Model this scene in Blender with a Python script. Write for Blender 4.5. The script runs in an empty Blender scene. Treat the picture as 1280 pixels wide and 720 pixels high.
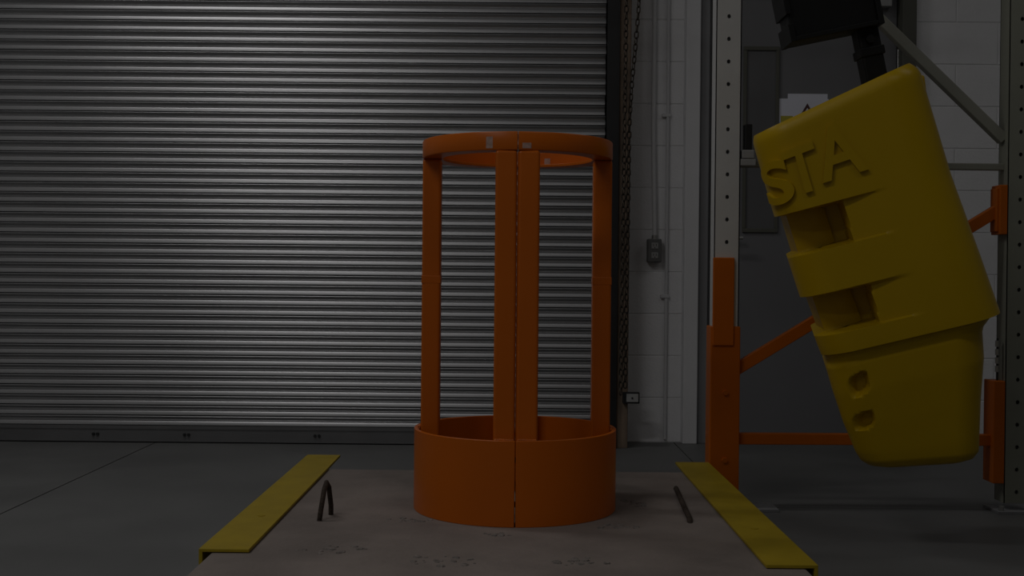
import bpy, bmesh, math, random
from mathutils import Vector, Matrix
random.seed(7)
S = bpy.context.scene
C = S.collection
R = math.radians

# ------------------------------------------------------------------ camera, world, lights, exposure
cam = bpy.data.cameras.new('camera'); co = bpy.data.objects.new('camera', cam); C.objects.link(co)
cam.sensor_width = 36.0; cam.lens = 36.0 * 1450.0 / 1280.0; cam.clip_end = 60
co.matrix_world = (Matrix.Translation((0, 0, 0.82)) @ Matrix.Rotation(R(90 - 0.5), 4, 'X')
                   @ Matrix.Rotation(R(0.524), 4, 'Z'))
S.camera = co
S.view_settings.view_transform = 'Standard'; S.view_settings.look = 'None'
S.view_settings.gamma = 1.0; S.view_settings.use_curve_mapping = False
S.view_settings.exposure = -2.97
w = bpy.data.worlds.new('world'); S.world = w; w.use_nodes = True
w.node_tree.nodes['Background'].inputs[0].default_value = (0.9, 0.93, 1.0, 1)
w.node_tree.nodes['Background'].inputs[1].default_value = 0.3

def area(name, loc, sx, sy, power, rot=(0, 0, 0), col=(1, 0.985, 0.965)):
    l = bpy.data.lights.new(name, 'AREA'); l.shape = 'RECTANGLE'; l.size = sx; l.size_y = sy
    l.energy = power; l.color = col
    o = bpy.data.objects.new(name, l); o.location = loc; o.rotation_euler = rot; C.objects.link(o)
    return o
area('lamp', (-1.9, 3.9, 4.1), 1.6, 0.35, 120)
area('lamp', (-1.9, 0.9, 4.1), 1.6, 0.35, 150)
area('lamp', (1.3, 0.9, 4.1), 1.6, 0.35, 40)
area('lamp', (3.0, 3.0, 4.1), 1.6, 0.35, 28)  # extra lamp added to brighten the right side, no known fixture
area('lamp', (-2.2, -1.6, 4.1), 1.6, 0.35, 110)

# ------------------------------------------------------------------ materials
def mat(name, col, rough=0.6, metal=0.0, var=0.12, scale=6.0, bump=0.0, bscale=60.0, stretch=(1, 1, 1), spec=0.5, rvar=0.0):
    m = bpy.data.materials.new(name); m.use_nodes = True
    n = m.node_tree.nodes; k = m.node_tree.links; b = n['Principled BSDF']
    b.inputs['Roughness'].default_value = rough; b.inputs['Metallic'].default_value = metal
    b.inputs['Specular IOR Level'].default_value = spec
    tc = n.new('ShaderNodeTexCoord'); mp = n.new('ShaderNodeMapping'); mp.inputs['Scale'].default_value = stretch
    k.new(tc.outputs['Object'], mp.inputs[0])
    t = n.new('ShaderNodeTexNoise'); t.inputs['Scale'].default_value = scale; t.inputs['Detail'].default_value = 6
    k.new(mp.outputs[0], t.inputs['Vector'])
    r = n.new('ShaderNodeValToRGB')
    r.color_ramp.elements[0].position = 0.32; r.color_ramp.elements[1].position = 0.68
    r.color_ramp.elements[0].color = tuple(c * (1 - var) for c in col) + (1,)
    r.color_ramp.elements[1].color = tuple(min(1, c * (1 + var)) for c in col) + (1,)
    k.new(t.outputs[0], r.inputs[0]); k.new(r.outputs[0], b.inputs['Base Color'])
    if rvar:
        mr = n.new('ShaderNodeMapRange'); mr.inputs[3].default_value = rough - rvar; mr.inputs[4].default_value = rough + rvar
        k.new(t.outputs[0], mr.inputs[0]); k.new(mr.outputs[0], b.inputs['Roughness'])
    if bump:
        t2 = n.new('ShaderNodeTexNoise'); t2.inputs['Scale'].default_value = bscale; t2.inputs['Detail'].default_value = 4
        k.new(mp.outputs[0], t2.inputs['Vector'])
        bp = n.new('ShaderNodeBump'); bp.inputs['Strength'].default_value = bump; bp.inputs['Distance'].default_value = 0.01
        k.new(t2.outputs[0], bp.inputs['Height']); k.new(bp.outputs[0], b.inputs['Normal'])
    return m
M = dict(
    galv=mat('galvanised', (0.40, 0.40, 0.41), 0.36, 0.75, 0.10, 2.0, 0.02, 6, (0.5, 1, 5), rvar=0.05),
    barsteel=mat('bar_steel', (0.17, 0.17, 0.175), 0.5, 0.5, 0.12, 3),
    black=mat('black_paint', (0.012, 0.012, 0.013), 0.55, 0, 0.2, 8),
    brown=mat('brown_board', (0.20, 0.145, 0.105), 0.75, 0, 0.35, 4, 0.1, 40, (6, 6, 1)),
    block=mat('painted_block', (0.86, 0.86, 0.88), 0.75, 0, 0.05, 3, 0.25, 90),
    mortar=mat('mortar', (0.74, 0.74, 0.75), 0.85, 0, 0.08, 6, 0.2, 80),
    plain=mat('plain_wall', (0.55, 0.55, 0.54), 0.85, 0, 0.05, 1),
    ceilm=mat('ceiling_paint', (0.35, 0.35, 0.35), 0.9, 0, 0.05, 1),
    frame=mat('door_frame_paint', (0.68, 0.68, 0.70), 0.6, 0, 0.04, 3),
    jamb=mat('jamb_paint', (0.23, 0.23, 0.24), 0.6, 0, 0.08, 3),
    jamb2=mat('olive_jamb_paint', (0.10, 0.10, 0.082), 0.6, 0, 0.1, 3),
    door=mat('door_paint', (0.175, 0.175, 0.185), 0.6, 0, 0.06, 2),
    glass=mat('wired_glass', (0.13, 0.13, 0.135), 0.35, 0, 0.08, 4),
    floor=mat('floor_concrete', (0.136, 0.137, 0.136), 0.55, 0, 0.16, 1.6, 0.05, 30, rvar=0.12),
    grout=mat('joint_filler', (0.02, 0.02, 0.02), 0.9),
    slab=mat('slab_concrete', (0.205, 0.172, 0.154), 0.8, 0, 0.22, 3.5, 0.25, 45),
    chip=mat('chipped_concrete', (0.20, 0.175, 0.16), 0.95, 0, 0.35, 60, 0.8, 120),
    orange=mat('orange_paint', (0.54, 0.118, 0.003), 0.34, 0, 0.05, 3, 0.02, 30, spec=0.3),
    rackorange=mat('rack_orange_paint', (0.53, 0.122, 0.003), 0.45, 0, 0.06, 4, spec=0.25),
    weld=mat('weld_bead', (0.54, 0.13, 0.01), 0.4, 0, 0.25, 60, 0.5, 200),
    yellow=mat('yellow_paint', (0.36, 0.258, 0.012), 0.55, 0, 0.10, 8, 0.05, 60, spec=0.3),
    plastic=mat('yellow_plastic', (0.49, 0.315, 0.002), 0.36, 0, 0.03, 3, 0.02, 80, spec=0.25),
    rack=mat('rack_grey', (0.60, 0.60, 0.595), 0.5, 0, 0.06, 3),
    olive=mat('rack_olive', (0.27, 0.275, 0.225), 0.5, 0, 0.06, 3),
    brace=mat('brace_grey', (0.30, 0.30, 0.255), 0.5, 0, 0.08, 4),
    rubber=mat('black_steel', (0.008, 0.008, 0.008), 0.55, 0, 0.2, 5, spec=0.25),
    rebar=mat('rusty_rebar', (0.05, 0.034, 0.024), 0.8, 0.2, 0.4, 60, 0.6, 150),
    paper=mat('paper', (0.78, 0.79, 0.88), 0.9, 0, 0.02, 2),
    sign=mat('sign_dark', (0.09, 0.035, 0.035), 0.8),
    signy=mat('sign_yellow', (0.46, 0.40, 0.05), 0.8),
    chain=mat('chain_steel', (0.075, 0.062, 0.05), 0.5, 0.6, 0.3, 30),
    box=mat('outlet_grey', (0.16, 0.16, 0.16), 0.5, 0.2, 0.05, 5),
    recept=mat('receptacle', (0.36, 0.36, 0.355), 0.5, 0, 0.03, 5),
    glint=mat('painted_glint', (0.42, 0.27, 0.22), 0.5, 0, 0.2, 90),  # pale colour standing in for lamp reflections on the orange ring
    steel=mat('bare_steel', (0.45, 0.45, 0.44), 0.4, 0.7, 0.1, 10),
)

# ------------------------------------------------------------------ mesh helpers
class MB:
    def __init__(s): s.bm = bmesh.new()
    def box(s, x0, x1, y0, y1, z0, z1, m=None):
        v = [s.bm.verts.new(p) for p in ((x0,y0,z0),(x1,y0,z0),(x1,y1,z0),(x0,y1,z0),(x0,y0,z1),(x1,y0,z1),(x1,y1,z1),(x0,y1,z1))]
        if m: 
            for q in v: q.co = m @ q.co
        for f in ((3,2,1,0),(4,5,6,7),(0,1,5,4),(1,2,6,5),(2,3,7,6),(3,0,4,7)): s.bm.faces.new([v[i] for i in f])
        return s
    def tube(s, pts, r, n=12, closed=False):
        pts = [Vector(p) for p in pts]; N = len(pts); rings = []
        up = None
        for i, p in enumerate(pts):
            if closed: t = pts[(i+1) % N] - pts[i-1]
            else: t = pts[min(i+1, N-1)] - pts[max(i-1, 0)]
            t.normalize()
            if up is None: up = Vector((0,0,1)) if abs(t.z) < .9 else Vector((1,0,0))
            a = t.cross(up); a.normalize(); b = a.cross(t); b.normalize(); up = b
            rings.append([s.bm.verts.new(p + a*math.cos(k*2*math.pi/n)*r + b*math.sin(k*2*math.pi/n)*r) for k in range(n)])
        for i in range(N if closed else N-1):
            A, B = rings[i], rings[(i+1) % N]
            for k in range(n): s.bm.faces.new((A[k], A[(k+1)%n], B[(k+1)%n], B[k]))
        if not closed:
            s.bm.faces.new(rings[0][::-1]); s.bm.faces.new(rings[-1])
        return s
    def prism(s, prof, axis, a, b):
        # closed profile of 2-D points extruded along an axis between a and b
        def P(p, t): return {'x': (t, p[0], p[1]), 'y': (p[0], t, p[1]), 'z': (p[0], p[1], t)}[axis]
        A = [s.bm.verts.new(P(p, a)) for p in prof]; B = [s.bm.verts.new(P(p, b)) for p in prof]
        n = len(prof)
        for i in range(n): s.bm.faces.new((A[i], A[(i+1)%n], B[(i+1)%n], B[i]))
        s.bm.faces.new(A[::-1]); s.bm.faces.new(B)
        return s
    def arc(s, cx, cy, prof, a0, a1, n):
        # closed (r, z) profile revolved from a0 to a1
        rings = []
        for i in range(n+1):
            a = a0 + (a1-a0)*i/n
            rings.append([s.bm.verts.new((cx+r*math.cos(a), cy+r*math.sin(a), z)) for r, z in prof])
        k = len(prof)
        for A, B in zip(rings, rings[1:]):
            for i in range(k): s.bm.faces.new((A[i], A[(i+1)%k], B[(i+1)%k], B[i]))
        s.bm.faces.new(rings[0][::-1]); s.bm.faces.new(rings[-1])
        return s
    def mesh(s, name, m, smooth=0.0):
        bmesh.ops.recalc_face_normals(s.bm, faces=s.bm.faces[:])
        me = bpy.data.meshes.new(name); s.bm.to_mesh(me); s.bm.free()
        me.materials.append(M[m] if isinstance(m, str) else m)
        if smooth:
            for p in me.polygons: p.use_smooth = True
            me.set_sharp_from_angle(angle=R(smooth))
        return me
    def build(s, name, m, parent=None, bevel=0.0, smooth=0.0, loc=None, seg=2):
        return put(name, s.mesh(name, m, smooth), parent, bevel, loc, seg)
def put(name, me, parent=None, bevel=0.0, loc=None, seg=2):
    o = bpy.data.objects.new(name, me); C.objects.link(o)
    if parent: o.parent = parent
    if loc: o.location = loc
    if bevel:
        b = o.modifiers.new('bevel', 'BEVEL'); b.width = bevel; b.segments = seg; b.limit_method = 'ANGLE'
    return o
def box(x0, x1, y0, y1, z0, z1): return MB().box(x0, x1, y0, y1, z0, z1)
def bar(p, q, w_, h_):
    # rectangular bar from p to q: w_ across in y, h_ across in the x-z plane
    p, q = Vector(p), Vector(q); t = q-p; L = t.length; t.normalize()
    y = Vector((0,1,0)) if abs(t.y) < .9 else Vector((1,0,0))
    z = t.cross(y); z.normalize(); y = z.cross(t)
    m = Matrix((t, y, z)).transposed().to_4x4(); m.translation = p
    return MB().box(0, L, -w_/2, w_/2, -h_/2, h_/2, m)
def thing(name, label, cat, loc, group=None, rot=None):
    o = bpy.data.objects.new(name, None); C.objects.link(o); o.location = loc; o.empty_display_size = 0.05
    if rot: o.rotation_euler = rot
    o['label'] = label; o['category'] = cat
    if group: o['group'] = group
    return o
def rel(t, x0, x1, y0, y1, z0, z1):
    # a box given in world coordinates, as a child of an unrotated thing
    l = t.location
    return box(x0-l.x, x1-l.x, y0-l.y, y1-l.y, z0-l.z, z1-l.z)
def struct(o): o['kind'] = 'structure'; return o

# ------------------------------------------------------------------ the setting
WY = 5.82                       # face of the block wall
fl = struct(box(-5, 5, -3.5, 6.2, -0.2, -0.012).build('floor', 'grout'))
g = 0.003
for x0, x1, y0, y1 in ((-5, -1.735, -3.5, 6.2), (-1.735, 0.82, -3.5, 6.2), (0.82, 5, -3.5, 4.18), (0.82, 5, 4.18, 6.2)):
    box(x0+g, x1-g, y0+g, y1-g, -0.013, 0).build('panel', 'floor', fl)
struct(box(-5, 5, -3.5, 6.2, 4.2, 4.4).build('ceiling', 'ceilm'))
struct(box(-5.2, -5, -3.5, 6.2, -0.2, 4.4).build('wall_left', 'plain'))
struct(box(5, 5.2, -3.5, 6.2, -0.2, 4.4).build('wall_right', 'plain'))
struct(box(-5.2, 5.2, -3.7, -3.5, -0.2, 4.4).build('wall_front', 'plain'))
wb = MB()
wb.box(-5, -3.3, WY+.004, 6.2, 0, 4.2).box(-3.3, .5, WY+.004, 6.2, 3.2, 4.2).box(.5, .93, WY+.004, 6.2, 0, 4.2)
wb.box(.93, 1.99, WY+.004, 6.2, 2.34, 4.2).box(1.99, 5, WY+.004, 6.2, 0, 4.2).box(-3.3, .5, 6.1, 6.2, 0, 3.2)
wb = struct(wb.build('wall_back', 'mortar'))
bl = {}
def block(x0, x1, z0, z1):
    k = (round(x1-x0, 3), round(z1-z0, 3))
    if k not in bl:
        e = .002
        b = MB(); a, d = k[0]-.005, k[1]-.005
        v = lambda p: b.bm.verts.new(p)
        A = [v(p) for p in ((0, 0, 0), (a, 0, 0), (a, 0, d), (0, 0, d))]
        B = [v(p) for p in ((e, -.0035, e), (a-e, -.0035, e), (a-e, -.0035, d-e), (e, -.0035, d-e))]
        b.bm.faces.new(B)
        for i in range(4): b.bm.faces.new((A[i], A[(i+1)%4], B[(i+1)%4], B[i]))
        bl[k] = b.mesh('block', 'block')
    put('block', bl[k], wb, loc=(x0+.003, WY+.0041, z0+.003))
CH = 0.2105
for r_ in range(15):
    z0 = r_*CH + 0.014; z1 = z0+CH
    if r_ == 0: z0 = 0.0; 
    block(0.568, 0.855, z0, z1)
    off = 0.0 if r_ % 2 else 0.21
    x = 2.003
    if off: block(x, x+.21, z0, z1); x += .21
    while x < 4.0:
        block(x, x+.42, z0, z1); x += .42

# roll-up shutter
SY = 5.66
dr = struct(box(-3.3, .47, 5.71, 5.73, 0.06, 3.2).build('door_1', 'black'))
P_ = .0494
prof = [(0.0, -.0012), (.0115, -.0014), (.0150, -.0022), (.0170, -.0036), (.0174, -.0050), (.0160, -.0064), (.0105, -.0074), (.0062, -.0088), (.0042, -.0125),
        (.0022, -.0165), (.0010, -.0195), (.0016, -.0218), (.0042, -.0245), (.0078, -.0278), (.0098, -.0305), (.0108, -.0335), (.0120, -.0390), (.0130, -.0430), (.0132, -.0458), (.0115, -.0474), (0.0, -.0476)]
sl = MB()
nx = 12; xs = [-3.3 + (0.447+3.3)*i/nx for i in range(nx+1)]
rows = [[sl.bm.verts.new((x, -o_, z_)) for o_, z_ in prof] for x in xs]
for A, B in zip(rows, rows[1:]):
    for i in range(len(prof)-1): sl.bm.faces.new((A[i], A[i+1], B[i+1], B[i]))
sm = sl.mesh('slat', 'galv', 50)
for i in range(63):
    rr = random.Random(i)
    o = put('slat', sm, dr, loc=(rr.uniform(-.003, .003), SY+.012+rr.uniform(-.0012, .0012), 0.083 + P_*(i+1)))
    o.rotation_euler = (rr.uniform(-.012, .012), 0, 0)
bb = box(-3.3, .445, SY-.002, SY+.03, 0.006, 0.083).build('bottom_bar', 'barsteel', dr, .003)
box(-3.3, .445, SY-.012, SY-.002, 0.006, 0.012).build('lip', 'barsteel', bb)
box(-3.3, .445, SY-.006, SY-.002, 0.066, 0.0825).build('lip', 'barsteel', bb)
hexm = MB().tube([(0, 0, 0), (0, -.009, 0)], .0075, 6).mesh('bolt', 'black')
for x in (-2.036, -2.016, -1.592, -1.572, -.955, -.935, -.30, -.28, .30, .32):
    put('bolt', hexm, bb, loc=(x, SY-.002, .040))
struct(MB().prism([(.449, 5.59), (.508, 5.59), (.508, 5.83), (.498, 5.83), (.498, 5.60), (.449, 5.60)], 'z', 0, 3.25).build('trim_1', 'black'))
struct(box(.509, .566, 5.61, 5.83, 0, 3.25).build('trim_2', 'brown', None, .003))
struct(box(-3.4, .6, 5.45, 5.83, 3.22, 3.75).build('trim_3', 'galv'))

# steel door with its frame
d2 = thing('door_2', 'grey steel door with a narrow lite behind the rack upright', 'door', (1.45, 5.85, 0)); struct(d2)
l = d2.location
rel(d2, .985, 1.925, 5.850, 5.895, .01, 2.27).build('leaf', 'door', d2, .002)
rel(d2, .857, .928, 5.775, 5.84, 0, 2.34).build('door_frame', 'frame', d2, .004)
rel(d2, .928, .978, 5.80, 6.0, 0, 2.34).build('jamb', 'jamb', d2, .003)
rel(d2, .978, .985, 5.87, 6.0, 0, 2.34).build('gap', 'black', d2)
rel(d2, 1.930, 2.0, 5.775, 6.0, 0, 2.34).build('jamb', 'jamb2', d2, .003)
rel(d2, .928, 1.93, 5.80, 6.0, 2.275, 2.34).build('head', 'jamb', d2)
f = MB()
for a in ((1.155, 1.335, 1.975, 1.995), (1.155, 1.335, 1.06, 1.08), (1.155, 1.172, 1.08, 1.975), (1.318, 1.335, 1.08, 1.975)):
    f.box(a[0]-l.x, a[1]-l.x, 5.838-l.y, 5.850-l.y, a[2], a[3])
lf = f.build('lite_frame', 'jamb2', d2, .002)
box(1.172-l.x, 1.318-l.x, 5.846-l.y, 5.850-l.y, 1.08, 1.975).build('pane', 'glass', lf)
for z in (1.93, 1.05, .25):
    h = MB().tube([(1.932-l.x, 5.842-l.y, z-.055), (1.932-l.x, 5.842-l.y, z+.055)], .007, 10).build('hinge', 'steel', d2, smooth=40)
rel(d2, 1.80, 1.885, 5.80, 5.85, 2.193, 2.262).build('door_closer', 'recept', d2, .004)
hd = rel(d2, 1.022, 1.072, 5.843, 5.85, .95, 1.10).build('handle_plate', 'steel', d2, .002)
MB().tube([(1.047-l.x, 5.843-l.y, 1.03), (1.047-l.x, 5.79-l.y, 1.03), (1.15-l.x, 5.79-l.y, 1.03)], .009, 10).build('lever', 'steel', hd, smooth=40)

# sheets of paper on the door
t = thing('warning_notice', 'white notice sheet with dark triangle and yellow patch on the grey door', 'notice', (1.45, 5.849, 1.5))
rel(t, 1.322, 1.585, 5.8465, 5.8485, 1.44, 1.735).build('sheet', 'paper', t)
tri = MB()
A = [(-.062, -.105), (.062, -.105), (0, .0)]; B = [(-.042, -.094), (.042, -.094), (0, -.022)]
va = [tri.bm.verts.new((1.478-l.x + x, 5.8458-5.849, 1.712-1.5 + z)) for x, z in A]
vb = [tri.bm.verts.new((1.478-l.x + x, 5.8458-5.849, 1.712-1.5 + z)) for x, z in B]
for i in range(3): tri.bm.faces.new((va[i], va[(i+1)%3], vb[(i+1)%3], vb[i]))
tri.build('triangle_mark', 'sign', t)
rel(t, 1.345, 1.405, 5.8455, 5.8464, 1.60, 1.648).build('colour_patch', 'signy', t)
o = box(-.1, .1, -.0008, .0008, -.14, .14).build('paper_sheet', 'paper', None, loc=(1.48, 5.8492, 1.62))
o['label'] = 'second plain white sheet taped behind the notice with the triangle'; o['category'] = 'notice'

# outlet box with conduit, thin conduit, keeper box, chain
t = thing('outlet_box', 'grey outlet box with two receptacles hanging on a conduit on the white block wall', 'outlet', (.7065, WY-.008, .962))
box(-.0345, .0345, -.052, 0, -.058, .058).build('case', 'box', t, .004)
box(-.031, .031, -.056, -.052, -.054, .054).build('cover_plate', 'box', t, .001)
for z in (-.024, .024):
    rc = box(-.017, .017, -.060, -.056, z-.015, z+.015).build('receptacle', 'recept', t, .004)
    q = MB(); q.box(-.008, -.0055, -.0605, -.0595, z-.002, z+.009).box(.0055, .008, -.0605, -.0595, z-.002, z+.009).box(-.002, .002, -.0605, -.0595, z-.012, z-.007)
    q.build('slot', 'black', rc)
MB().tube([(.003, -.020, .058), (-.008, -.014, .6), (-.008, -.014, 3.22)], .0115, 12).build('conduit', 'frame', t, smooth=40)
MB().tube([(.003, -.020, .056), (.003, -.020, .078)], .015, 12).build('connector', 'steel', t, smooth=40)
t = thing('wall_conduit', 'thin white conduit running down the block wall right of the outlet box', 'conduit', (.772, WY-.012, 0))
MB().tube([(0, 0, 0.02), (0, 0, 1.6), (-.010, 0, 4.19)], .0085, 10).build('pipe', 'frame', t, smooth=40)
for z in (.735, 1.64):
    box(-.03, .014, -.011, .010, z-.009, z+.009).build('strap', 'frame', t, .003)
t = thing('chain_keeper', 'small dark-rimmed keeper box at the foot of the hoist chain', 'box', (.579, 5.61, .247))
box(-.040, .040, -.035, 0, -.027, .027).build('case', 'black', t, .003)
box(-.024, .034, -.040, -.035, -.019, .020).build('face_plate', 'recept', t, .002)
MB().tube([(.004, -.042, 0), (.004, -.039, 0)], .005, 8).build('screw', 'black', t)

t = thing('hand_chain', 'dark steel hand chain hanging in a loop beside the shutter guide', 'chain', (.57, 5.575, 3.25))
lk = MB()
pts = []
for i in range(16):
    a = 2*math.pi*i/16
    pts.append((.0092*math.cos(a), 0, .0125*math.sin(a) + (.0055 if math.sin(a) > .01 else -.0055 if math.sin(a) < -.01 else 0)))
lm = lk.tube(pts, .0031, 6, True).mesh('link', 'chain', 60)
def strand(path, pitch=.0300):
    d = 0; n = 0
    seg = [(Vector(a), Vector(b)) for a, b in zip(path, path[1:])]
    tot = sum((b-a).length for a, b in seg)
    while d < tot:
        q = d
        for a, b in seg:
            L = (b-a).length
            if q <= L: break
            q -= L
        p = a + (b-a)*(q/L); dr_ = (b-a).normalized()
        o = put('link', lm, t, loc=p - t.location)
        tilt = math.atan2(dr_.x, dr_.z)
        o.rotation_euler = (0, tilt + random.uniform(-.12, .12), 0) if n % 2 else (0, tilt, 0)
        o.rotation_mode = 'XYZ'
        o.rotation_euler = Matrix.Rotation(tilt, 3, 'Y').to_4x4().__matmul__(Matrix.Rotation(R(35 if n % 2 else 125) + random.uniform(-.2, .2), 4, 'Z')).to_euler()
        d += pitch; n += 1
strand([(.600, 5.575, 3.1), (.599, 5.575, 2.2), (.594, 5.575, 2.1), (.579, 5.575, 1.90), (.566, 5.575, 1.76), (.556, 5.575, 1.55), (.549, 5.575, .29)])
strand([(.540, 5.56, 3.1), (.532, 5.56, 1.5), (.526, 5.56, .27)])
wz = MB().tube([(0, -.03, -.10), (0, .03, -.10)], .035, 20).build('sprocket', 'chain', t, smooth=40)
rel(t, .50, .64, 5.66, 5.83, 3.12, 3.22).build('bracket', 'black', t)

# ------------------------------------------------------------------ concrete slab and what lies on it
KS = .91                        # everything on the slab is laid out for a lower slab, then brought to its real height
def toslab(o):
    c_ = Vector((0, 0, .82)); o.location = c_ + KS*(o.location - c_); o.scale = (KS, KS, KS)
t = MB().box(-.775, .742, 1.9, 4.325, .82-.82/KS, .10)
bmesh.ops.subdivide_edges(t.bm, edges=t.bm.edges[:], cuts=1)
o = t.build('concrete_slab', 'slab', None, .006)
toslab(o)
o['label'] = 'low brown-grey concrete test slab under the orange cage'; o['category'] = 'slab'
# shallow spalls: low broken crusts left on the slab's face
def spall(cx, cy, rx, ry, seed):
    rr = random.Random(seed); b = MB()
    for k in range(16):
        a = rr.uniform(0, 6.28); d = rr.random()**.7; s_ = rr.uniform(.005, .015)
        x, y = cx + rx*d*math.cos(a), cy + ry*d*math.sin(a)
        n = 6; top = []; bot = []
        for i in range(n):
            q = 6.283*i/n; r0 = s_*rr.uniform(.6, 1.2)
            bot.append(b.bm.verts.new((x + r0*math.cos(q), y + r0*math.sin(q), -.001)))
            top.append(b.bm.verts.new((x + .7*r0*math.cos(q), y + .7*r0*math.sin(q), s_*.22)))
        b.bm.faces.new(top)
        for i in range(n): b.bm.faces.new((bot[i], bot[(i+1)%n], top[(i+1)%n], top[i]))
    q = b.build('spall', 'chip', o, loc=(0, 0, .1)); q['kind'] = 'stuff'
spall(-.47, 3.05, .10, .05, 1); spall(-.18, 2.93, .10, .06, 2); spall(.19, 2.93, .09, .05, 3)
spall(-.30, 3.42, .07, .03, 4); spall(.30, 3.36, .07, .03, 5); spall(.40, 3.7, .05, .08, 6); spall(-.03, 3.24, .05, .03, 8)

def angle(name, label, x_out, x_in, y0, y1, leg):
    t = thing(name, label, 'angle iron', (x_out, y0, .10), 'yellow angle irons along the slab edges')
    toslab(t)
    w_ = x_in - x_out; s_ = 1 if w_ > 0 else -1
    b = MB().prism([(0, -leg), (0, .011), (w_, .011), (w_, .002), (s_*.010, .002), (s_*.010, -leg)], 'y', 0, y1-y0)
    b.build('angle_bar', 'yellow', t, .0015)
    MB().tube([(w_*.55, .42, .009), (w_*.55, .42, .0125)], .011, 12).build('bolt_head', 'yellow', t)
    return t
angle('angle_iron', 'yellow angle iron on the slab edge nearer the shutter side, by the bent rebar hoop', -.806, -.675, 3.0, 4.60, .034)
angle('angle_iron', 'yellow angle iron on the slab edge beside the orange rack post', .770, .640, 2.885, 4.50, .030)

# rebar lifting loops
t = MB().tube([(-.562, 3.405, .085), (-.557, 3.41, .13), (-.5495, 3.425, .19), (-.546, 3.445, .207), (-.5425, 3.465, .19), (-.5395, 3.49, .13), (-.541, 3.50, .085)], .0075, 10)
o = t.build('rebar_hoop', 'rebar', None, 0, 60)
toslab(o); o['label'] = 'upright rusty rebar lifting hoop standing in the slab'; o['category'] = 'lifting hoop'
t = MB().tube([(.572, 4.00, .092), (.567, 3.96, .106), (.548, 3.70, .112), (.535, 3.45, .108), (.533, 3.42, .092)], .0085, 10)
o = t.build('rebar_hoop', 'rebar', None, 0, 60)
toslab(o); o['label'] = 'rusty rebar bent flat along the slab near the yellow angle by the rack'; o['category'] = 'lifting hoop'

# ------------------------------------------------------------------ orange cage
CX, CY = .014, 3.652
t = thing('column_cage', 'tall round orange steel cage of two bolted halves standing on the slab', 'column guard', (CX, CY, .10)); toslab(t)
pi = math.pi
for s_ in (0, 1):
    a0 = -pi/2 + s_*pi; g_ = .005
    MB().arc(0, 0, [(.305, 0), (.317, 0), (.317, .250), (.305, .250)], a0+g_, a0+pi-g_, 72).build('base_band', 'orange', t, .0015, 40)
    MB().arc(0, 0, [(.235, 1.090), (.296, 1.090), (.298, 1.094), (.298, 1.140), (.296, 1.144), (.288, 1.144), (.288, 1.099), (.235, 1.099)], a0+g_, a0+pi-g_, 72).build('top_ring', 'orange', t, .001, 40)
def post(ang, off, w_=.060):
    # square tube against the inside of the band, off = sideways shift
    m = Matrix.Rotation(ang, 4, 'Z')
    b = MB().box(.238, .296, off-w_/2, off+w_/2, .03, 1.090, m)
    return b
for ang, offs in ((-pi/2, (-.0335, .0325)), (pi/2, (-.0325, .0325)), (pi, (0,)), (0, (0,))):
    for of in offs:
        p = post(ang, of, .064 if len(offs) == 1 else .063).build('post', 'orange', t, .008, 0, seg=3)
        m = Matrix.Rotation(ang, 4, 'Z')
        c = m @ Vector((.3005, of, .250))
        tdir = m @ Vector((0, 1, 0))
        MB().tube([c - tdir*.028, c - tdir*.01 + Vector((0, 0, .001)), c + tdir*.012, c + tdir*.028], .004, 8).build('weld', 'weld', p, smooth=60)
        if len(offs) == 1:
            MB().box(.2375, .2968, of-.0328, of+.0328, .70, .725, m).build('collar', 'orange', p, .002)
for ang in (-pi/2, pi/2):       # bolted seam tabs low on the band and at the ring
    m = Matrix.Rotation(ang, 4, 'Z')
    for z in (.06, .19):
        c = m @ Vector((.280, 0, z)); d = m @ Vector((0, .03, 0))
        MB().tube([c - d, c + d], .009, 6).build('seam_bolt', 'steel', t)
for ang in (-pi/2, pi/2):       # end flanges that close each half ring at the seam
    m = Matrix.Rotation(ang, 4, 'Z')
    for s_ in (-1, 1):
        MB().box(.262, .3045, s_*.0012 if s_ > 0 else -.0072, .0072 if s_ > 0 else -.0012, .001, .248, m).build('seam_flange', 'orange', t)
        MB().box(.240, .2955, s_*.0008 if s_ > 0 else -.0058, .0058 if s_ > 0 else -.0008, 1.0995, 1.142, m).build('seam_flange', 'orange', t)
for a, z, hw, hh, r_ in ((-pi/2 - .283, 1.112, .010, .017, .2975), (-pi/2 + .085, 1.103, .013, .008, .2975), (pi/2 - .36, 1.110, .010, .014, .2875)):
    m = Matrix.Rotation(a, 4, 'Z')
    MB().box(r_-.001, r_+.001, -hw, hw, z-hh, z+hh, m).build('ring_glint', 'glint', t)  # thin plates coloured as lamp glints on the glossy ring, no real part

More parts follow.
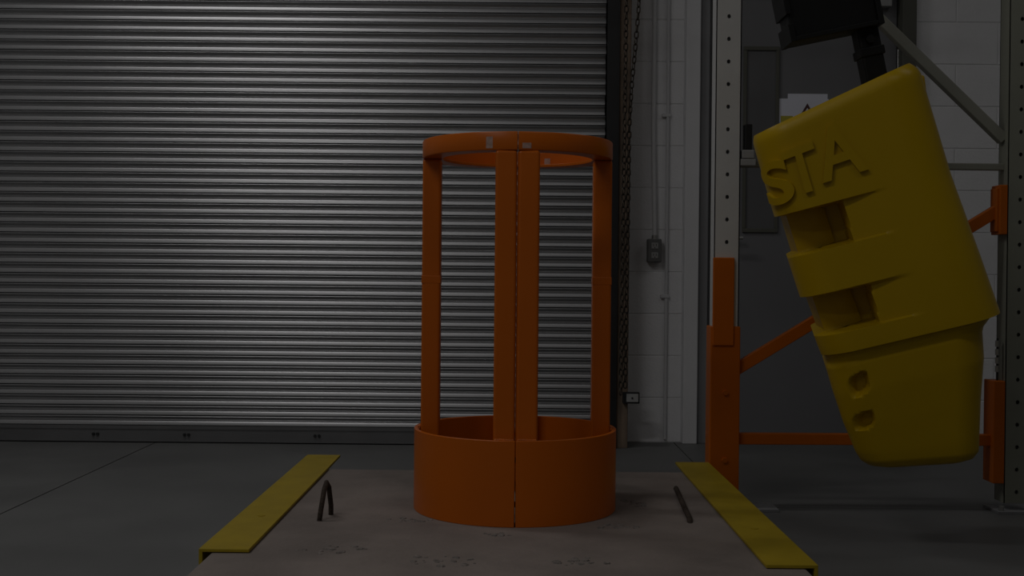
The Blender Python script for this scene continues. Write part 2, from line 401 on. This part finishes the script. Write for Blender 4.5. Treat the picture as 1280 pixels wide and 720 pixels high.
# ------------------------------------------------------------------ rack frame
t = thing('rack_frame', 'grey perforated pallet rack frame with orange repaired lower half', 'rack', (1.28, 4.12, 0))
l = t.location
def upright(xc):
    b = MB(); W2 = .0455; ph = .0800; Y0 = 0.0
    def vv(x, z): return b.bm.verts.new((x, Y0, z))
    def vd(x, z): return b.bm.verts.new((x, Y0+.004, z))
    z = .0; prev = None
    n = int(3.0/ph)
    lowc = [vv(xc-W2, 0.035), vv(xc+W2, 0.035)]
    for i in range(n):
        zc = .035 + ph*(i+.5) - .0008
        top = [vv(xc-W2, .035+ph*(i+1)), vv(xc+W2, .035+ph*(i+1))]
        hole = [vv(xc + .0068*math.cos(2*pi*k/8 + pi/8), zc + .0078*math.sin(2*pi*k/8 + pi/8)) for k in range(8)]
        inn = [vd(xc + .0068*math.cos(2*pi*k/8 + pi/8), zc + .0078*math.sin(2*pi*k/8 + pi/8)) for k in range(8)]
        BL, BR, TL, TR = lowc[0], lowc[1], top[0], top[1]
        b.bm.faces.new((TR, hole[1], hole[0])) ; b.bm.faces.new((TR, hole[0], hole[7], BR))
        b.bm.faces.new((BR, hole[7], hole[6])) ; b.bm.faces.new((BR, hole[6], hole[5], BL))
        b.bm.faces.new((BL, hole[5], hole[4])) ; b.bm.faces.new((BL, hole[4], hole[3], TL))
        b.bm.faces.new((TL, hole[3], hole[2])) ; b.bm.faces.new((TL, hole[2], hole[1], TR))
        for k in range(8): b.bm.faces.new((hole[k], hole[(k+1)%8], inn[(k+1)%8], inn[k]))
        lowc = top
    zt = .035+ph*n
    b.box(xc-W2, xc-W2+.004, Y0, .078, .035, zt); b.box(xc+W2-.004, xc+W2, Y0, .078, .035, zt)
    b.box(xc-W2, xc-W2+.018, .074, .078, .035, zt); b.box(xc+W2-.018, xc+W2, .074, .078, .035, zt)
    b.box(xc-.02, xc+.02, .030, .034, .035, zt)
    return b
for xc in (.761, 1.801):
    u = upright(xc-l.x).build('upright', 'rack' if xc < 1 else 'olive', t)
    fp = box(xc-l.x-.075, xc-l.x+(.19 if xc < 1 else .075), -.03, .11, 0, .010).build('foot_plate', 'jamb', t, .001)
    for dx, dy in ((-.058, -.012), (.058, -.012)):
        MB().tube([(xc-l.x+dx, dy, .010), (xc-l.x+dx, dy, .026)], .010, 6).build('anchor_bolt', 'steel', fp)
def ob(x0, x1, y0, y1, z0, z1): return box(x0-l.x, x1-l.x, y0, y1, z0, z1)
ob(.706, .812, -.008, .084, .01, .655).build('repair_sleeve', 'rackorange', t, .004)
sp = ob(.712, .787, -.016, -.001, .587, .899).build('splice_plate', 'rackorange', t, .003)
ob(.738, .757, -.006, .084, .64, .66).build('gusset', 'rackorange', t)
ob(1.727, 1.7545, -.006, .07, .99, 1.166).build('brace_bracket', 'rackorange', t, .003)
ob(1.719, 1.733, .004, .06, 1.00, 1.155).build('brace_bracket', 'rackorange', t, .003)
ob(1.714, 1.7545, -.006, .084, .105, .470).build('repair_sleeve', 'rackorange', t, .003)
def rb(p, q, w_, h_, name, m):
    return bar((p[0]-l.x, p[2], p[1]), (q[0]-l.x, q[2], q[1]), w_, h_).build(name, m, t, .003)
rb((.805, .500, .035), (1.735, 1.078, .035), .035, .042, 'diagonal_brace', 'rackorange')
rb((.81, .252, .035), (1.735, .255, .035), .035, .040, 'horizontal_brace', 'rackorange')
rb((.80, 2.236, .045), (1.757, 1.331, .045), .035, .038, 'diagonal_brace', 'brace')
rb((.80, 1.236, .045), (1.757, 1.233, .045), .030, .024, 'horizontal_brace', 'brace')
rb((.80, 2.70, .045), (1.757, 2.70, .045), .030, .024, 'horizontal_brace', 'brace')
ob(.806, .862, .0, .06, 1.226, 1.250).build('brace_clip', 'recept', t, .003)
ob(.812, .856, .0, .06, 1.2515, 1.282).build('brace_clip', 'recept', t, .003)
ob(.824, .850, .01, .05, 1.283, 1.375).build('latch', 'black', t, .003)
for z in (.50, .53, .56, .59):
    MB().tube([(1.735-l.x, .02, z), (1.735-l.x, .02, z+.022)], .008, 6).build('clip_bolt', 'steel', t)
MB().tube([(1.735-l.x, .02, .47), (1.735-l.x, .02, .62)], .004, 8).build('threaded_rod', 'black', t)
for z, m_ in ((.18, 'rackorange'), (.42, 'rackorange')):
    MB().tube([(.76-l.x, -.016, z), (.76-l.x, -.008, z)], .010, 6).build('sleeve_bolt', m_, t)

# ------------------------------------------------------------------ swinging yellow guard and its hanger
PX = 3.6/1450
gt = thing('column_protector', 'yellow plastic column protector with raised letters hanging tilted from the black hanger', 'column guard',
           (1.129, 3.6, .873), None, (0, R(-15.5), 0))
YAW = R(13)
def lerp(tab, v):
    if v <= tab[0][0]: return tab[0][1:]
    for a, b in zip(tab, tab[1:]):
        if v <= b[0]:
            k = (v-a[0])/(b[0]-a[0]); return tuple(x + (y-x)*k for x, y in zip(a[1:], b[1:]))
    return tab[-1][1:]
SIL = [(-212, -118, 104), (-200, -119, 111), (-86, -117, 115), (16, -112, 124), (79, -106, 129), (86, -105, 129.5), (88.5, -100, 118), (98, -100, 107),
       (104, -102, 104), (135, -101, 98), (180, -98, 82), (226, -92, 68), (240, -88, 64), (248, -80, 56), (252, -68, 44)]
NP = 320
def section(v, q):
    # (x, y, nx, ny) in photo pixels on the rounded-square section at height v, q in 0..1
    L, R_ = lerp(SIL, v); cx = (L+R_)/2; hs = (R_-L)/2
    rr_ = .42
    k = (1-rr_)*(math.cos(YAW)+math.sin(YAW)) + rr_
    a = hs/k; r = rr_*a; s_ = a-r
    per = 8*s_ + 2*pi*r; d = (q % 1.0)*per
    # start at the middle of the back face, go round via +x, front, -x
    segs = [('l', (0, a), (s_, a), (0, 1), s_), ('c', (s_, s_), pi/2, None, pi*r/2), ('l', (a, s_), (a, -s_), (1, 0), 2*s_), ('c', (s_, -s_), 0, None, pi*r/2),
            ('l', (s_, -a), (-s_, -a), (0, -1), 2*s_), ('c', (-s_, -s_), -pi/2, None, pi*r/2), ('l', (-a, -s_), (-a, s_), (-1, 0), 2*s_), ('c', (-s_, s_), -pi, None, pi*r/2),
            ('l', (-s_, a), (0, a), (0, 1), s_)]
    for kind, A, B, N_, ln in segs:
        if d <= ln or (kind, A) == ('l', (-s_, a)):
            u_ = min(1, d/ln)
            if kind == 'l': x, y = A[0]+(B[0]-A[0])*u_, A[1]+(B[1]-A[1])*u_; nx_, ny_ = N_
            else:
                an = B - u_*pi/2; nx_, ny_ = math.cos(an), math.sin(an); x, y = A[0]+r*nx_, A[1]+r*ny_
            break
        d -= ln
    c, s2 = math.cos(-YAW), math.sin(-YAW)
    return (cx + x*c - y*s2, x*s2 + y*c, nx_*c - ny_*s2, nx_*s2 + ny_*c)
def sstep(a, b, x):
    k = max(0, min(1, (x-a)/(b-a))); return k*k*(3-2*k)
def band(v, a, b, e=2.2): return sstep(a-e/2, a+e/2, v) * (1 - sstep(b-e/2, b+e/2, v))
def inset(x, y, nx_, ny_, v):
    if ny_ > .985: return 0.0
    side = 1 - sstep(-104, -84, x)
    d = 0
    for a, b, pr in ((-89, -39, -49), (14, 61, -44)):
        k = band(v, a, b)
        if k <= 0: continue
        fade = 1 - sstep(pr, pr+56, x)
        g_ = (7.0 + 7.0*side)*fade*(1 - sstep(.9, .98, ny_))
        pk = (1 - sstep(pr-1.5, pr+1.5, x)) * band(v, a+1, b-1, 2.4) * (1 - sstep(.02, .2, ny_))
        g_ += pk*46
        d = max(d, k*g_)
    # scoops in the foot
    for sx, sv, hw, hh, dp in ((-78, 128, 11, 13, 14), (-81, 178, 11, 12, 14)):
        if ny_ > .35: continue
        e = (abs((x-sx)/hw)**3.2 + abs((v-sv+.35*(x-sx))/hh)**3.2)**(1/3.2)
        d = max(d, dp*(1 - sstep(.72, 1.08, e)))
    return d
def vmap(v, x):
    # slanted top and foot
    if v < -95: return v - .17*(x-2)*((-95-v)/115)
    if v > 140: return v + .16*(x-10)*((v-140)/112)
    return v
gb = bmesh.new()
vs_ = [-212, -208, -203, -197]
v = -190
while v < 248: vs_.append(v); v += 2.0 if -95 < v < 120 else 3.2
vs_ += [248, 251, 252]
for e in (86.6, 87.2, 87.8, 88.4): vs_.append(e)
vs_ = sorted(set(vs_))
def wp(x, y, v): return Vector((x*PX, y*PX, -vmap(v, x)*PX))
rings = []
for v in vs_:
    ring = []
    for i in range(NP):
        x, y, nx_, ny_ = section(v, i/NP)
        k = 1.0
        d = inset(x, y, nx_, ny_, v)
        if v < -200: 
            q = 2.5*((-200-v)/12)**2; d += q
        ring.append(gb.verts.new(wp(x-nx_*d, y-ny_*d, v)))
    rings.append(ring)
for A, B in zip(rings, rings[1:]):
    for i in range(NP): gb.faces.new((A[i], A[(i+1)%NP], B[(i+1)%NP], B[i]))
gb.faces.new(rings[0][::-1]); gb.faces.new(rings[-1])
m_ = MB(); m_.bm.free(); m_.bm = gb
shell = m_.build('shell', 'plastic', gt, 0, 38)
# raised letters, bent round the face
def front_q(v, x):
    # section parameter where the front face crosses x
    lo, hi = .25, .80
    for _ in range(40):
        mid = (lo+hi)/2
        if section(v, mid)[0] > x: lo = mid
        else: hi = mid
    return lo
def letter(ch, x_right, width, v0, v1, skew=0.0):
    cu = bpy.data.curves.new('raised_letter', 'FONT'); cu.body = ch; cu.size = 1; cu.extrude = .1; cu.resolution_u = 8
    cu.offset = 0.018
    tmp = bpy.data.objects.new('raised_letter', cu); C.objects.link(tmp)
    dg = bpy.context.evaluated_depsgraph_get(); me = bpy.data.meshes.new_from_object(tmp.evaluated_get(dg))
    C.objects.unlink(tmp); bpy.data.objects.remove(tmp); bpy.data.curves.remove(cu)
    b = bmesh.new(); b.from_mesh(me)
    bmesh.ops.remove_doubles(b, verts=b.verts[:], dist=1e-4)
    bmesh.ops.triangulate(b, faces=b.faces[:])
    xs_ = [q.co.x for q in b.verts]
    for i in range(1, 26):
        bmesh.ops.bisect_plane(b, geom=b.verts[:]+b.edges[:]+b.faces[:], dist=1e-5, plane_co=(min(xs_)+(max(xs_)-min(xs_))*i/26, 0, 0), plane_no=(1, 0, 0))
    xs_ = [q.co.x for q in b.verts]; ys_ = [q.co.y for q in b.verts]
    ax, bx, ay, by = min(xs_), max(xs_), min(ys_), max(ys_)
    per = 2*(3.6+.0)*105
    q0 = front_q((v0+v1)/2, x_right)
    for q in b.verts:
        fx = (bx - q.co.x)/(bx-ax)*width; vv_ = v1 + (v0-v1)*(q.co.y-ay)/(by-ay)
        x, y, nx_, ny_ = section(vv_, q0 + fx/790.0)
        h = 5.0 if q.co.z > 0 else -2.0
        q.co = wp(x+nx_*h, y+ny_*h, vv_ + skew*(x+40))
    b2 = MB(); b2.bm.free(); b2.bm = b
    bpy.data.meshes.remove(me)
    return b2.build('raised_letter', 'plastic', gt, 0, 35)
letter('A', -13, 56, -182, -116)
letter('T', -63, 40, -173, -110)
letter('S', -95, 42, -167, -104)
# strap lug high on the right shoulder
x, y, nx_, ny_ = section(-196, front_q(-196, 112))
lug = MB(); lug.box(-5*PX, 5*PX, -14*PX, 14*PX, -17*PX, 17*PX)
o = lug.build('strap_lug', 'plastic', gt, .010, 0, loc=(106*PX, y*PX+.05, (190+14)*PX - .02), seg=3)
o.rotation_euler = (0, R(8), 0)

ht = thing('pendulum_hanger', 'black steel pendulum head and neck holding the yellow protector from above', 'pendulum', (.985, 3.6, 1.575), None, (0, R(-12), 0))
hb = box(-.137, .137, -.055, .055, 0, .36).build('head_box', 'rubber', ht, .004)
for a in ((-.145, -.128, 0, .055), (-.145, -.128, .085, .36), (.128, .145, .0, .36)):
    box(a[0], a[1], -.068, .068, a[2], a[3]).build('flange', 'rubber', hb, .002)
box(-.128, .128, -.068, -.055, 0, .014).build('flange', 'rubber', hb, .002)
nk = box(.068, .135, -.034, .034, -.30, .01).build('neck', 'rubber', ht, .006)
box(.063, .140, -.039, .039, -.085, -.058).build('collar', 'rubber', nk, .003)
MB().tube([(.1, -.034, -.035), (.1, -.046, -.035)], .014, 6).build('neck_bolt', 'rubber', nk)
box(-.04, .04, -.04, .04, .36, 2.625).build('swing_arm', 'rubber', ht, .004)
box(-.16, .16, -.14, .14, 2.625, 2.637).build('mounting_plate', 'rubber', ht)
bz = MB().tube([(0, -.12, 2.5), (0, .12, 2.5)], .03, 16).build('pivot_pin', 'steel', ht, smooth=40)
